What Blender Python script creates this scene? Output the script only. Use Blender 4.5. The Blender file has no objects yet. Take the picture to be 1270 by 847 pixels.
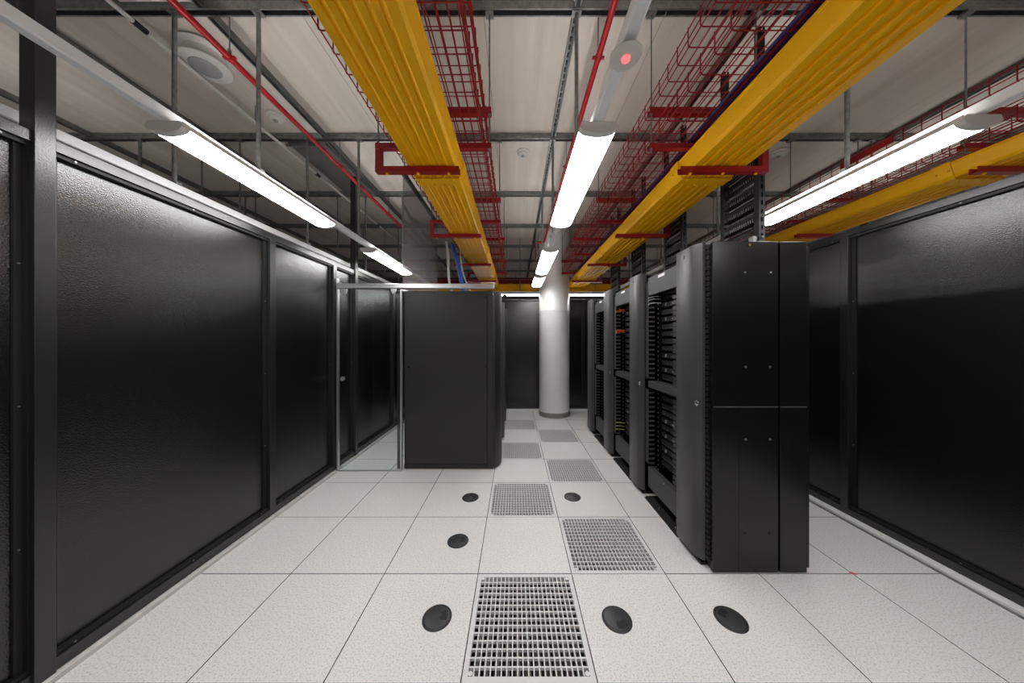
import bpy, math, random
from mathutils import Vector
random.seed(7)
sc = bpy.context.scene
COL = sc.collection
PI = math.pi

# ------------------------------------------------------------------ camera, world, exposure
F = 363.0
cd = bpy.data.cameras.new('camera'); cam = bpy.data.objects.new('camera', cd); COL.objects.link(cam)
cd.sensor_width = 36.0; cd.sensor_fit = 'HORIZONTAL'; cd.lens = 36.0 * F / 1270.0
cd.shift_x = -4.3 / 1270.0; cd.shift_y = -2.2 / 1270.0
cd.clip_start = 0.02; cd.clip_end = 60
cam.location = (0, 0, 1.5); cam.rotation_euler = (PI / 2, 0, 0)
sc.camera = cam
w = bpy.data.worlds.new('world'); sc.world = w; w.use_nodes = True
w.node_tree.nodes['Background'].inputs[0].default_value = (0.8, 0.85, 0.9, 1)
w.node_tree.nodes['Background'].inputs[1].default_value = 0.25
sc.view_settings.view_transform = 'Standard'; sc.view_settings.look = 'None'
sc.view_settings.gamma = 1.0; sc.view_settings.use_curve_mapping = False
sc.view_settings.exposure = 0.78
LAMP = 14.5                      # emission of every batten diffuser
FILL_UP = 15.0                   # emission of the upward strips added to the battens to brighten the ceiling

# ------------------------------------------------------------------ materials
def mat(name, col, rough=0.5, metal=0.0, spec=0.5, noise=None, bump=None, emit=None):
    m = bpy.data.materials.new(name); m.use_nodes = True
    nt = m.node_tree; b = nt.nodes['Principled BSDF']
    b.inputs['Base Color'].default_value = (*col, 1); b.inputs['Roughness'].default_value = rough
    b.inputs['Metallic'].default_value = metal; b.inputs['Specular IOR Level'].default_value = spec
    tc = nt.nodes.new('ShaderNodeTexCoord')
    def coords(stretch):
        mp = nt.nodes.new('ShaderNodeMapping'); mp.inputs['Scale'].default_value = stretch
        nt.links.new(tc.outputs['Object'], mp.inputs[0]); return mp.outputs[0]
    if noise:                    # (scale, dark factor, stretch)
        n = nt.nodes.new('ShaderNodeTexNoise'); n.inputs['Scale'].default_value = noise[0]; n.inputs['Detail'].default_value = 4
        nt.links.new(coords(noise[2] if len(noise) > 2 else (1, 1, 1)), n.inputs['Vector'])
        r = nt.nodes.new('ShaderNodeValToRGB')
        r.color_ramp.elements[0].position = 0.35; r.color_ramp.elements[1].position = 0.65
        r.color_ramp.elements[0].color = (*[c * noise[1] for c in col], 1); r.color_ramp.elements[1].color = (*col, 1)
        nt.links.new(n.outputs[0], r.inputs[0]); nt.links.new(r.outputs[0], b.inputs['Base Color'])
    if bump:                     # (scale, strength, distance, stretch)
        n = nt.nodes.new('ShaderNodeTexNoise'); n.inputs['Scale'].default_value = bump[0]; n.inputs['Detail'].default_value = 3
        nt.links.new(coords(bump[3] if len(bump) > 3 else (1, 1, 1)), n.inputs['Vector'])
        bp = nt.nodes.new('ShaderNodeBump'); bp.inputs['Strength'].default_value = bump[1]; bp.inputs['Distance'].default_value = bump[2]
        nt.links.new(n.outputs[0], bp.inputs['Height']); nt.links.new(bp.outputs[0], b.inputs['Normal'])
    if emit:
        b.inputs['Emission Color'].default_value = (*emit[0], 1); b.inputs['Emission Strength'].default_value = emit[1]
    return m

M = {}
M['black_panel'] = mat('orange_peel_black_paint', (0.005, 0.0055, 0.0055), 0.22, spec=0.85, bump=(150, 0.55, 0.0024))
M['black_frame'] = mat('satin_black_frame', (0.010, 0.0105, 0.011), 0.30, spec=0.8, bump=(170, 0.5, 0.0018))
M['black_deep'] = mat('matt_black', (0.006, 0.006, 0.006), 0.6)
M['rack_black'] = mat('powder_coated_black_steel', (0.0055, 0.0055, 0.006), 0.25, spec=0.5, bump=(500, 0.15, 0.0006))
M['cabinet_black'] = mat('fine_textured_black_cabinet', (0.018, 0.018, 0.018), 0.42, bump=(420, 0.3, 0.0006))
M['door_grey'] = mat('dark_grey_brushed_door', (0.045, 0.046, 0.047), 0.38, spec=0.5, noise=(5, 0.9))
M['fascia'] = mat('charcoal_fascia', (0.048, 0.050, 0.053), 0.5, spec=0.3, noise=(30, 0.9))
M['finger'] = mat('grey_cable_finger', (0.035, 0.036, 0.038), 0.5)
M['ring'] = mat('pale_grey_cable_ring', (0.065, 0.065, 0.065), 0.5)
M['port'] = mat('grey_port', (0.22, 0.22, 0.22), 0.4)
M['yellow'] = mat('yellow_duct_plastic', (1.0, 0.51, 0.003), 0.42, spec=0.25, noise=(3, 0.97), bump=(90, 0.05, 0.001))
M['red'] = mat('red_enamel', (0.36, 0.002, 0.008), 0.38, noise=(25, 0.85))
M['steel'] = mat('galvanised_steel', (0.30, 0.31, 0.30), 0.42, metal=0.7, noise=(28, 0.7))
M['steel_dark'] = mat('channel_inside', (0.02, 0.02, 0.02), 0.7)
M['alu'] = mat('anodised_aluminium', (0.62, 0.63, 0.63), 0.28, metal=0.85, noise=(20, 0.93, (0.3, 1, 8)))
M['chrome'] = mat('polished_chrome', (0.85, 0.85, 0.84), 0.12, metal=1.0)
M['white_metal'] = mat('white_enamelled_trunking', (0.90, 0.91, 0.92), 0.35, noise=(12, 0.96))
M['white_plastic'] = mat('white_plastic', (0.74, 0.72, 0.69), 0.4, noise=(15, 0.96))
M['grey_lens'] = mat('grey_speaker_mesh', (0.42, 0.43, 0.43), 0.6, noise=(300, 0.6))
M['ceil_dark'] = mat('dark_grey_duct_sheet', (0.14, 0.135, 0.13), 0.55, noise=(5, 0.85))
M['column'] = mat('painted_concrete_white', (0.80, 0.80, 0.79), 0.36, noise=(2.5, 0.94), bump=(7, 0.25, 0.01, (1, 1, 3)))
M['column_base'] = mat('taupe_rubber_skirting', (0.25, 0.235, 0.20), 0.5, noise=(20, 0.9))
M['grate'] = mat('cast_aluminium_grate', (0.64, 0.64, 0.635), 0.5, spec=0.3)
M['grommet'] = mat('black_grommet_plastic', (0.016, 0.018, 0.020), 0.45, bump=(200, 0.2, 0.001))
M['kerb'] = mat('pale_grey_kerb_strip', (0.60, 0.59, 0.57), 0.4, noise=(15, 0.85))
M['kerb_white'] = mat('white_kerb_strip', (0.80, 0.80, 0.79), 0.35, noise=(15, 0.95))
M['wall_paint'] = mat('outer_wall_paint', (0.42, 0.40, 0.37), 0.7, noise=(3, 0.92))
M['blue'] = mat('blue_cable_jacket', (0.01, 0.13, 0.55), 0.4)
M['purple'] = mat('dark_violet_cable_jacket', (0.045, 0.02, 0.14), 0.45)
M['orange'] = mat('orange_patch_cord', (0.9, 0.14, 0.01), 0.4, )
M['grommet_lid'] = mat('grommet_lid_plastic', (0.030, 0.032, 0.034), 0.42, bump=(200, 0.2, 0.001))
M['lime'] = mat('yellow_green_patch_cord', (0.6, 0.55, 0.02), 0.4)
M['pale_cable'] = mat('pale_cable_jacket', (0.65, 0.65, 0.62), 0.4)
M['label'] = mat('white_card', (0.85, 0.85, 0.84), 0.5)
M['tape'] = mat('red_tape', (0.75, 0.01, 0.03), 0.5)
M['lamp'] = mat('lit_diffuser', (0.9, 0.9, 0.9), 0.5, emit=((1.0, 0.99, 0.985), LAMP))
M['lamp_up'] = mat('lit_upward_lens', (0.9, 0.9, 0.9), 0.5, emit=((1.0, 0.985, 0.97), FILL_UP))
M['red_glow'] = mat('red_indicator_lens', (0.6, 0.05, 0.05), 0.3, emit=((1.0, 0.22, 0.22), 0.6))

def floor_material():
    m = bpy.data.materials.new('speckled_laminate_tiles'); m.use_nodes = True; nt = m.node_tree; b = nt.nodes['Principled BSDF']
    N = nt.nodes.new; L = nt.links.new
    tc = N('ShaderNodeTexCoord')
    n = N('ShaderNodeTexNoise'); n.inputs['Scale'].default_value = 120; n.inputs['Detail'].default_value = 3; n.inputs['Roughness'].default_value = 0.7
    L(tc.outputs['Object'], n.inputs['Vector'])
    r = N('ShaderNodeValToRGB'); r.color_ramp.elements[0].position = 0.36; r.color_ramp.elements[0].color = (0.50, 0.49, 0.475, 1)
    r.color_ramp.elements[1].position = 0.50; r.color_ramp.elements[1].color = (0.74, 0.735, 0.72, 1)
    L(n.outputs[0], r.inputs[0])
    n2 = N('ShaderNodeTexNoise'); n2.inputs['Scale'].default_value = 1.3; n2.inputs['Detail'].default_value = 3; L(tc.outputs['Object'], n2.inputs['Vector'])
    r2 = N('ShaderNodeValToRGB'); r2.color_ramp.elements[0].color = (0.93, 0.93, 0.93, 1); r2.color_ramp.elements[1].color = (1, 1, 1, 1)
    L(n2.outputs[0], r2.inputs[0])
    mx = N('ShaderNodeMixRGB'); mx.blend_type = 'MULTIPLY'; mx.inputs[0].default_value = 1; L(r.outputs[0], mx.inputs[1]); L(r2.outputs[0], mx.inputs[2])
    L(mx.outputs[0], b.inputs['Base Color']); b.inputs['Roughness'].default_value = 0.42
    b.inputs['Specular IOR Level'].default_value = 0.35
    return m
M['floor'] = floor_material()

def ceiling_material():
    m = bpy.data.materials.new('ribbed_beige_sheet'); m.use_nodes = True; nt = m.node_tree; b = nt.nodes['Principled BSDF']
    N = nt.nodes.new; L = nt.links.new
    tc = N('ShaderNodeTexCoord'); mp = N('ShaderNodeMapping'); mp.inputs['Scale'].default_value = (5.5, 0.25, 1)
    L(tc.outputs['Object'], mp.inputs[0])
    n = N('ShaderNodeTexNoise'); n.inputs['Scale'].default_value = 1.6; n.inputs['Detail'].default_value = 3; L(mp.outputs[0], n.inputs['Vector'])
    r = N('ShaderNodeValToRGB'); r.color_ramp.elements[0].position = .3; r.color_ramp.elements[0].color = (0.60, 0.54, 0.48, 1)
    r.color_ramp.elements[1].position = .7; r.color_ramp.elements[1].color = (0.70, 0.645, 0.585, 1)
    L(n.outputs[0], r.inputs[0]); L(r.outputs[0], b.inputs['Base Color']); b.inputs['Roughness'].default_value = 0.55
    return m
M['ceiling'] = ceiling_material()

def glass_material(name, tint, refl, rough):
    m = bpy.data.materials.new(name); m.use_nodes = True; nt = m.node_tree
    for n in list(nt.nodes): nt.nodes.remove(n)
    N = nt.nodes.new; L = nt.links.new
    o = N('ShaderNodeOutputMaterial'); t = N('ShaderNodeBsdfTransparent'); t.inputs[0].default_value = (*tint, 1)
    g = N('ShaderNodeBsdfGlossy'); g.inputs['Roughness'].default_value = rough; g.inputs[0].default_value = (0.95, 0.97, 0.97, 1)
    f = N('ShaderNodeLayerWeight'); f.inputs[0].default_value = 0.5
    p5 = N('ShaderNodeMath'); p5.operation = 'POWER'; p5.inputs[1].default_value = 5.0; L(f.outputs['Facing'], p5.inputs[0])
    a = N('ShaderNodeMath'); a.operation = 'MULTIPLY_ADD'; a.inputs[1].default_value = 0.9; a.inputs[2].default_value = refl
    mx = N('ShaderNodeMixShader'); L(p5.outputs[0], a.inputs[0]); L(a.outputs[0], mx.inputs[0]); L(t.outputs[0], mx.inputs[1]); L(g.outputs[0], mx.inputs[2]); L(mx.outputs[0], o.inputs[0])
    return m
M['glass'] = glass_material('clear_greenish_glass', (0.95, 0.98, 0.965), 0.04, 0.02)
M['acrylic'] = glass_material('clear_plastic_sheet', (0.90, 0.90, 0.92), 0.20, 0.05)
_nt = M['acrylic'].node_tree; _o = next(n for n in _nt.nodes if n.type == 'OUTPUT_MATERIAL'); _src = _o.inputs[0].links[0].from_socket
_d = _nt.nodes.new('ShaderNodeBsdfDiffuse'); _d.inputs[0].default_value = (0.62, 0.60, 0.63, 1); _m = _nt.nodes.new('ShaderNodeMixShader'); _m.inputs[0].default_value = 0.22
_nt.links.new(_src, _m.inputs[1]); _nt.links.new(_d.outputs[0], _m.inputs[2]); _nt.links.new(_m.outputs[0], _o.inputs[0])

# ------------------------------------------------------------------ mesh builder
class MB:
    def __init__(s): s.v = []; s.f = []; s.mi = []; s.m = 0
    def face(s, idx): s.f.append(idx); s.mi.append(s.m)
    def box(s, x0, x1, y0, y1, z0, z1):
        b = len(s.v)
        if x0 > x1: x0, x1 = x1, x0
        if y0 > y1: y0, y1 = y1, y0
        if z0 > z1: z0, z1 = z1, z0
        s.v += [(x, y, z) for z in (z0, z1) for y in (y0, y1) for x in (x0, x1)]
        for q in ((0, 2, 3, 1), (4, 5, 7, 6), (0, 1, 5, 4), (2, 6, 7, 3), (0, 4, 6, 2), (1, 3, 7, 5)): s.face([b + i for i in q])
        return s
    def prism(s, prof, axis, a0, a1):
        """closed profile of 2D points extruded along an axis: x -> (y,z), y -> (x,z), z -> (x,y)"""
        n = len(prof); b = len(s.v)
        for a in (a0, a1):
            for (p, q) in prof:
                s.v.append((a, p, q) if axis == 'x' else (p, a, q) if axis == 'y' else (p, q, a))
        area = sum(prof[i][0] * prof[(i + 1) % n][1] - prof[(i + 1) % n][0] * prof[i][1] for i in range(n))
        flip = (area < 0) != (axis == 'y')
        def add(l): s.face(l[::-1] if flip else l)
        add([b + i for i in range(n)][::-1]); add([b + n + i for i in range(n)])
        for i in range(n):
            j = (i + 1) % n; add([b + i, b + j, b + n + j, b + n + i])
        return s
    def tube(s, pts, r, n=6, cap=True):
        pts = [Vector(p) for p in pts]; b = len(s.v)
        t0 = (pts[1] - pts[0]).normalized()
        up = Vector((0, 0, 1)) if abs(t0.z) < 0.9 else Vector((1, 0, 0))
        for i, p in enumerate(pts):
            t = (pts[min(i + 1, len(pts) - 1)] - pts[max(i - 1, 0)]).normalized()
            a = t.cross(up)
            if a.length < 1e-4: a = t.cross(Vector((0, 1, 0)))
            a.normalize(); c = a.cross(t).normalized()
            for k in range(n):
                an = 2 * PI * k / n; s.v.append(tuple(p + (a * math.cos(an) + c * math.sin(an)) * r))
        for i in range(len(pts) - 1):
            for k in range(n):
                k2 = (k + 1) % n; s.face([b + i * n + k, b + i * n + k2, b + (i + 1) * n + k2, b + (i + 1) * n + k])
        if cap:
            s.face([b + k for k in range(n)][::-1]); s.face([b + (len(pts) - 1) * n + k for k in range(n)])
        return s
    def lathe(s, c, prof, n=32, axis='z'):
        """prof: list of (radius, height) from one end to the other, closed with caps; c = centre"""
        b = len(s.v)
        for (r, h) in prof:
            for k in range(n):
                a = 2 * PI * k / n; u, q = r * math.cos(a), r * math.sin(a)
                s.v.append((c[0] + u, c[1] + q, c[2] + h) if axis == 'z' else (c[0] + h, c[1] + u, c[2] + q) if axis == 'x' else (c[0] + q, c[1] + h, c[2] + u))
        for i in range(len(prof) - 1):
            for k in range(n):
                k2 = (k + 1) % n; s.face([b + i * n + k, b + i * n + k2, b + (i + 1) * n + k2, b + (i + 1) * n + k])
        s.face([b + k for k in range(n)][::-1]); s.face([b + (len(prof) - 1) * n + k for k in range(n)])
        return s
    def build(s, name, material, parent=None, bevel=0, smooth=False, origin=None):
        ms = material if isinstance(material, (list, tuple)) else [material]
        if parent is not None: o3 = Vector(parent['_w'])
        elif origin is not None: o3 = Vector(origin)
        else:
            xs = [v[0] for v in s.v]; ys = [v[1] for v in s.v]; zs = [v[2] for v in s.v]
            o3 = Vector(((min(xs) + max(xs)) / 2, (min(ys) + max(ys)) / 2, min(zs)))
        me = bpy.data.meshes.new(name); me.from_pydata([tuple(Vector(v) - o3) for v in s.v], [], s.f)
        for m_ in ms: me.materials.append(m_)
        if len(ms) > 1: me.polygons.foreach_set('material_index', s.mi)
        if smooth:
            me.polygons.foreach_set('use_smooth', [True] * len(s.f)); me.update()
            me.set_sharp_from_angle(angle=math.radians(35))
        me.update()
        o = bpy.data.objects.new(name, me); COL.objects.link(o)
        if parent is not None: o.parent = parent
        else: o.location = o3
        o['_w'] = tuple(o3)
        if bevel:
            bv = o.modifiers.new('bevel', 'BEVEL'); bv.width = bevel; bv.segments = 2; bv.limit_method = 'ANGLE'; bv.angle_limit = math.radians(40)
        return o

def tag(o, label, cat, group=None):
    o['label'] = label; o['category'] = cat
    if group: o['group'] = group
    return o
def thing(name, loc, label=None, cat=None, group=None):
    o = bpy.data.objects.new(name, None); COL.objects.link(o); o.location = loc; o['_w'] = tuple(loc); o.empty_display_size = 0.1
    if label: tag(o, label, cat, group)
    return o
def structure(o): o['kind'] = 'structure'; return o
ORD = ['nearest', 'second', 'third', 'fourth', 'fifth', 'sixth', 'seventh']

# ------------------------------------------------------------------ floor
TX0, TY0, T = -0.24, 1.877, 0.6
GR = [(0, -1), (1, 0), (0, 1), (1, 2), (0, 3), (1, 4), (0, 5)]         # open cells that hold grates
XL, XR, YB, YF, ZC = -5.5, 6.2, -3.2, 10.2, 3.66
f = MB(); g = 0.0024
i0, i1 = -9, 10; j0, j1 = -9, 14
for i in range(i0, i1):
    for j in range(j0, j1):
        x, y = TX0 + T * i, TY0 + T * j
        if (i, j) in GR: continue
        n0 = len(f.f); f.m = 0; f.box(x + g, x + T - g, y + g, y + T - g, -0.035, 0.0); f.mi[n0:] = [1, 0, 1, 1, 1, 1]
f.m = 1; f.box(TX0 + T * i0, TX0 + T * i1, TY0 + T * j0, TY0 + T * j1, -0.33, -0.30)
structure(f.build('floor', [M['floor'], M['black_deep']], origin=(0, 0, 0)))

# ------------------------------------------------------------------ outer room shell, ceiling with its steel grid
b = MB(); b.box(XL - .1, XL, YB, YF, -0.3, ZC); structure(b.build('wall_outer_left', M['wall_paint']))
b = MB(); b.box(XR, XR + .1, YB, YF, -0.3, ZC); structure(b.build('wall_outer_right', M['wall_paint']))
b = MB(); b.box(XL, XR, YF, YF + .1, -0.3, ZC); structure(b.build('wall_outer_far', M['ceil_dark']))
b = MB(); b.box(XL, XR, YB - .1, YB, -0.3, ZC); structure(b.build('wall_behind', M['wall_paint']))
ceil = structure(thing('ceiling', (0, 0, ZC)))
# ribbed sheets: shallow trapezoid ribs that run away from the camera
b = MB(); x = XL
prof = []
while x < XR:
    prof += [(x, ZC), (x + .20, ZC), (x + .23, ZC + .0022), (x + .27, ZC + .0022)]; x += 0.3
prof.append((XR, ZC)); prof += [(XR, ZC + .06), (XL, ZC + .06)]
b.prism(prof, 'y', YB, YF); b.build('ribbed_sheet', M['ceiling'], ceil)
BARS = [1.88 + 1.2 * k for k in range(-3, 7)]
def channel(mb, axis, a0, a1, c, z0, z1, wdt):
    """C-shaped strut, open underneath, running along an axis"""
    h = wdt / 2; t = .003
    prof = [(c - h, z1), (c + h, z1), (c + h, z0), (c + h - .010, z0), (c + h - .010, z0 + t), (c + h - t, z0 + t), (c + h - t, z1 - t),
            (c - h + t, z1 - t), (c - h + t, z0 + t), (c - h + .010, z0 + t), (c - h + .010, z0), (c - h, z0)]
    mb.prism(prof, axis, a0, a1)
for yb in BARS:
    b = MB(); b.m = 0; channel(b, 'x', XL, XR, yb, 3.600, 3.662, .05)
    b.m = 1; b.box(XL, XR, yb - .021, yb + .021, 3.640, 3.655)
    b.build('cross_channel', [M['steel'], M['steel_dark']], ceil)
for xs in (-4.44, -3.22, -2.0, -.8, .395, 1.58, 3.93, 5.15):
    for y0, y1 in [(YB, BARS[0] - .026)] + [(BARS[k] + .026, BARS[k + 1] - .026) for k in range(len(BARS) - 1)] + [(BARS[-1] + .026, YF)]:
        if y1 < .3 and xs < -1: continue
        b = MB(); b.m = 0; channel(b, 'y', y0, y1, xs, 3.612, 3.658, .045)
        b.m = 1
        y = y0 + .05
        while y < y1 - .08:
            b.box(xs - .007, xs + .007, y, y + .03, 3.645, 3.6545); y += .06
        b.build('long_channel', [M['steel'], M['steel_dark']], ceil)
b = MB(); b.box(-2.42, -2.03, 3.11, 4.28, 3.585, 3.655); b.build('dark_infill_sheet', M['ceil_dark'], ceil, bevel=.004)
b = MB(); b.box(-2.44, -2.03, 3.11, 3.13, 3.56, 3.585); b.build('infill_edge', M['steel'], ceil)

# ------------------------------------------------------------------ partition walls
def partition(name, X, s, spans, top, posts, y_end, y_start):
    """cage wall along Y; s = +1 when its face looks towards +X. spans = mullion centres"""
    root = structure(thing(name, (X, (y_start + y_end) / 2, 0)))
    def bx(mb, d0, d1, *r): mb.box(X - s * d0, X - s * d1, *r)
    ms = sorted(spans + posts)
    edges = [y_start] + ms + [y_end]
    for k in range(len(edges) - 1):
        ya, yb_ = edges[k] + .03, edges[k + 1] - .03
        if yb_ - ya < .1: continue
        b = MB(); bx(b, .040, .055, ya - .02, yb_ + .02, .06, top - .03); b.build('panel', M['black_panel'], root)
        # recessed angle frame round the panel
        fr = MB(); t = .028
        bx(fr, .012, .040, ya, yb_, .080, .098); bx(fr, .012, .040, ya, yb_, top - .066, top - .048)
        bx(fr, .030, .040, ya, ya + t, .098, top - .066); bx(fr, .030, .040, yb_ - t, yb_, .098, top - .066)
        bx(fr, .012, .030, ya, ya + .004, .098, top - .066); bx(fr, .012, .030, yb_ - .004, yb_, .098, top - .066)
        fr.build('angle_frame', M['black_deep'], root)
        tr = MB(); bx(tr, 0, .05, ya - .001, yb_ + .001, top - .048, top); tr.build('top_rail', M['black_frame'], root, bevel=.0015)
        br = MB(); bx(br, 0, .05, ya - .001, yb_ + .001, .025, .080); br.build('bottom_rail', M['black_frame'], root, bevel=.0015)
        n = max(2, int((yb_ - ya) / .45) + 1)
        for i in range(n):
            y = ya + .07 + (yb_ - ya - .14) * i / (n - 1)
            for z in (top - .057, .089):
                bo = MB(); bo.lathe((X - s * .011, y, z), [(.0045, 0), (.0045, s * .003)], 8, 'x'); bo.build('bolt', M['steel'], root)
        for z in (.62, 1.22, 1.82):
            for y in (ya + .016, yb_ - .016):
                bo = MB(); bo.lathe((X - s * .029, y, z), [(.0042, 0), (.0042, s * .003)], 8, 'x'); bo.build('bolt', M['steel'], root)
    for y in spans:
        b = MB(); bx(b, 0, .05, y - .03, y + .03, .025, top); b.build('mullion', M['black_frame'], root, bevel=.0015)
    for y in posts:
        b = MB(); bx(b, -.012, .055, y - .03, y + .03, 0.0, 3.60); b.build('tall_post', M['black_frame'], root, bevel=.002)
    return root
wl = partition('wall_left', -2.05, 1, [.15, 2.475, 3.33, 4.95], 2.388, [1.27, 3.76], 6.12, -1.2)
wr = partition('wall_right', 2.80, -1, [.1, 1.2, 2.495, 3.7, 4.9], 2.42, [], 6.12, -1.2)
def far_partition(name, Y, s, edges, top):
    root = structure(thing(name, (0.4, Y, 0)))
    for k in range(len(edges) - 1):
        xa, xb = edges[k], edges[k + 1]
        b = MB(); b.box(xa, xb, Y + s * .03, Y + s * .045, .06, top - .02); b.build('panel', M['black_panel'], root)
        fr = MB(); fr.box(xa, xb, Y, Y + s * .05, top - .035, top); fr.box(xa, xb, Y, Y + s * .05, .05, .085)
        fr.box(xa, xa + .03, Y, Y + s * .05, .085, top - .035); fr.box(xb - .03, xb, Y, Y + s * .05, .085, top - .035)
        for (cx, cz, dx, dz) in ((xa + .03, .085, 1, 1), (xb - .03, .085, -1, 1), (xa + .03, top - .035, 1, -1), (xb - .03, top - .035, -1, -1)):
            fr.prism([(cx, cz), (cx + dx * .035, cz), (cx + dx * .01, cz + dz * .01), (cx, cz + dz * .035)], 'y', Y, Y + s * .05)
        fr.build('panel_frame', M['black_frame'], root, bevel=.002)
    return root
far_partition('wall_far', 6.15, 1, [-2.0, -1.15, -.25, 1.43, 2.75], 2.345)
far_partition('wall_near', -1.25, -1, [-2.0, -.4, 1.2, 2.75], 2.4)
b = MB(); b.box(-2.048, -2.015, -1.2, 3.31, .0005, .024); b.box(-2.048, -2.015, 3.42, 6.12, .0005, .024); structure(b.build('baseboard_left', M['kerb'], bevel=.002))
b = MB(); b.m = 0; b.box(2.735, 2.798, -1.2, 6.12, .0005, .024); b.m = 1; b.box(2.722, 2.735, -1.2, 6.12, .0005, .010)
structure(b.build('baseboard_right', [M['kerb_white'], M['steel']]))
b = MB(); b.box(-2.0, 2.72, 6.118, 6.149, .0005, .046); structure(b.build('baseboard_far', M['kerb_white'], bevel=.002))

# ------------------------------------------------------------------ round column
c = thing('concrete_column', (.775, 5.86, 0), 'round white concrete column standing at the end of the aisle', 'column')
b = MB(); b.lathe((.775, 5.86, 0), [(.300, .095), (.300, 2.05), (.303, 2.06), (.303, 2.075), (.300, 2.085), (.300, 3.655)], 64); b.build('shaft', M['column'], c, smooth=True)
b = MB(); b.lathe((.775, 5.86, 0), [(.304, .001), (.304, .094)], 64); b.build('skirting', M['column_base'], c, smooth=True)

# ------------------------------------------------------------------ light lines: trunking with hangers, battens
def trunking(x, y0, y1, label, z=2.535, rods=True):
    root = thing('lighting_trunking', (x, (y0 + y1) / 2, z), label, 'lighting trunking', 'white lighting trunking runs')
    h = .024
    b = MB(); b.prism([(x - h, z), (x - h + .006, z - .004), (x + h - .006, z - .004), (x + h, z), (x + h, z + .045), (x - h, z + .045)], 'y', y0, y1)
    b.build('trunk_channel', M['white_metal'], root, bevel=.0015)
    if rods:
        for yb in BARS:
            if not (y0 < yb < y1): continue
            r = MB(); r.tube([(x, yb, z + .046), (x, yb, 3.598)], .0125, 10); r.box(x - .03, x + .03, yb - .022, yb + .022, 3.590, 3.5995)
            r.box(x - .03, x + .03, yb - .016, yb + .016, z + .0455, z + .058)
            r.build('hanger_tube', M['steel'], root)
    return root
def batten(x, ya, yb_, label, z=2.475, axis='y', cat='light'):
    """lit batten: white housing, curved diffuser and two moulded ends"""
    root = thing('batten_light', (x, (ya + yb_) / 2, z), label, 'batten light', 'white batten lights')
    wv = .088
    def put(mb, prof, a, c): mb.prism(prof, 'y', a, c)
    hz = z + .027
    b = MB(); put(b, [(x - wv, hz), (x + wv, hz), (x + wv - .007, z + .0545), (x + .078, z + .0545), (x + .077, z + .036), (x + .047, z + .036), (x + .046, z + .0545), (x - .046, z + .0545), (x - .047, z + .036), (x - .077, z + .036), (x - .078, z + .0545), (x - wv + .007, z + .0545)], ya + .01, yb_ - .01)
    b.build('housing', M['white_plastic'], root)
    b = MB(); b.box(x - .076, x - .048, ya + .05, yb_ - .05, z + .0364, z + .0384); b.box(x + .048, x + .076, ya + .05, yb_ - .05, z + .0364, z + .0384)
    b.build('upward_lens', M['lamp_up'], root)  # glowing strips added out of sight on top, to lift the ceiling brightness
    n = 14; arc = [(x - wv + 2 * wv * i / n, z + .024 - .024 * math.sin(PI * i / n) ** .6) for i in range(n + 1)]
    b = MB(); put(b, [(x + wv, z + .0265)] + [(x - wv, z + .0265)] + arc[1:-1], ya + .035, yb_ - .035)
    b.build('diffuser', M['lamp'], root, smooth=True)
    for (a0, a1) in ((ya, ya + .0345), (yb_ - .0345, yb_)):
        b = MB(); put(b, [(x + wv + .002, z + .0265)] + [(x - wv - .002, z + .0265)] + [(p, q - .002) for p, q in arc[1:-1]], a0, a1)
        put(b, [(x - wv - .002, z + .0267), (x + wv + .002, z + .0267), (x + wv - .01, z + .050), (x - wv + .01, z + .050)], a0, a0 + .0095 if a0 == ya else a0)if a0 == ya else put(b, [(x - wv - .002, z + .0267), (x + wv + .002, z + .0267), (x + wv - .01, z + .050), (x - wv + .01, z + .050)], a1 - .0095, a1)
        b.build('end_cap', M['white_plastic'], root)
    return root
names = {-1.65: 'left of the two yellow ducts, beside the long black wall', .392: 'above the middle of the aisle', 2.13: 'between rack row and right-hand black wall'}
for x, lab in ((-1.65, 'white lighting trunking running along the black wall of the sliding glass door'), (.392, 'white lighting trunking running above the aisle towards the round column'), (2.13, 'white lighting trunking running between the open racks and a black panel wall')):
    trunking(x, -2.4, 6.1 if x != .392 else 5.50, lab)
trunking(-2.19, -1.0, 6.0, 'white trunking with no lamps showing just over the top of the black panel wall', z=2.452)
where = {-1.65: ('over the black wall by the glass door', [(-2.36, -1.16), (-.49, .71), (1.37, 2.57), (3.26, 4.46)]),
         .392: ('over the aisle', [(-2.36, -1.16), (-.49, .71), (1.375, 2.575), (3.24, 4.42), (4.62, 5.46)]),
         2.13: ('between the racks and the black wall opposite', [(-2.36, -1.16), (-.55, .65), (1.33, 2.53)])}
pos = {-1.65: ['unseen far back', 'unseen overhead', 'long lit batten light above the black wall panels, in front of the glass door', 'lit batten light seen through the clear plastic sheet above the glass door'],
       .392: ['', '', 'large lit batten light hanging over the middle of the aisle', 'short-looking lit batten light over the aisle in front of the column top', 'smallest lit batten light, tucked against the round column'],
       2.13: ['', '', 'long lit batten light above the black wall on the rack side', 'lit batten light hidden behind the black rack row']}
extra = {-1.65: 'wall by the sliding glass door', .392: 'centre aisle', 2.13: 'aisle behind the racks'}
for x, (txt, segs) in where.items():
    for k, (a, c_) in enumerate(segs):
        lab = pos[x][k] if k > 1 else ('lit batten light behind the camera, over the ' if k == 0 else 'lit batten light directly overhead, over the ') + extra[x]
        batten(x, a, c_, lab)
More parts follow.
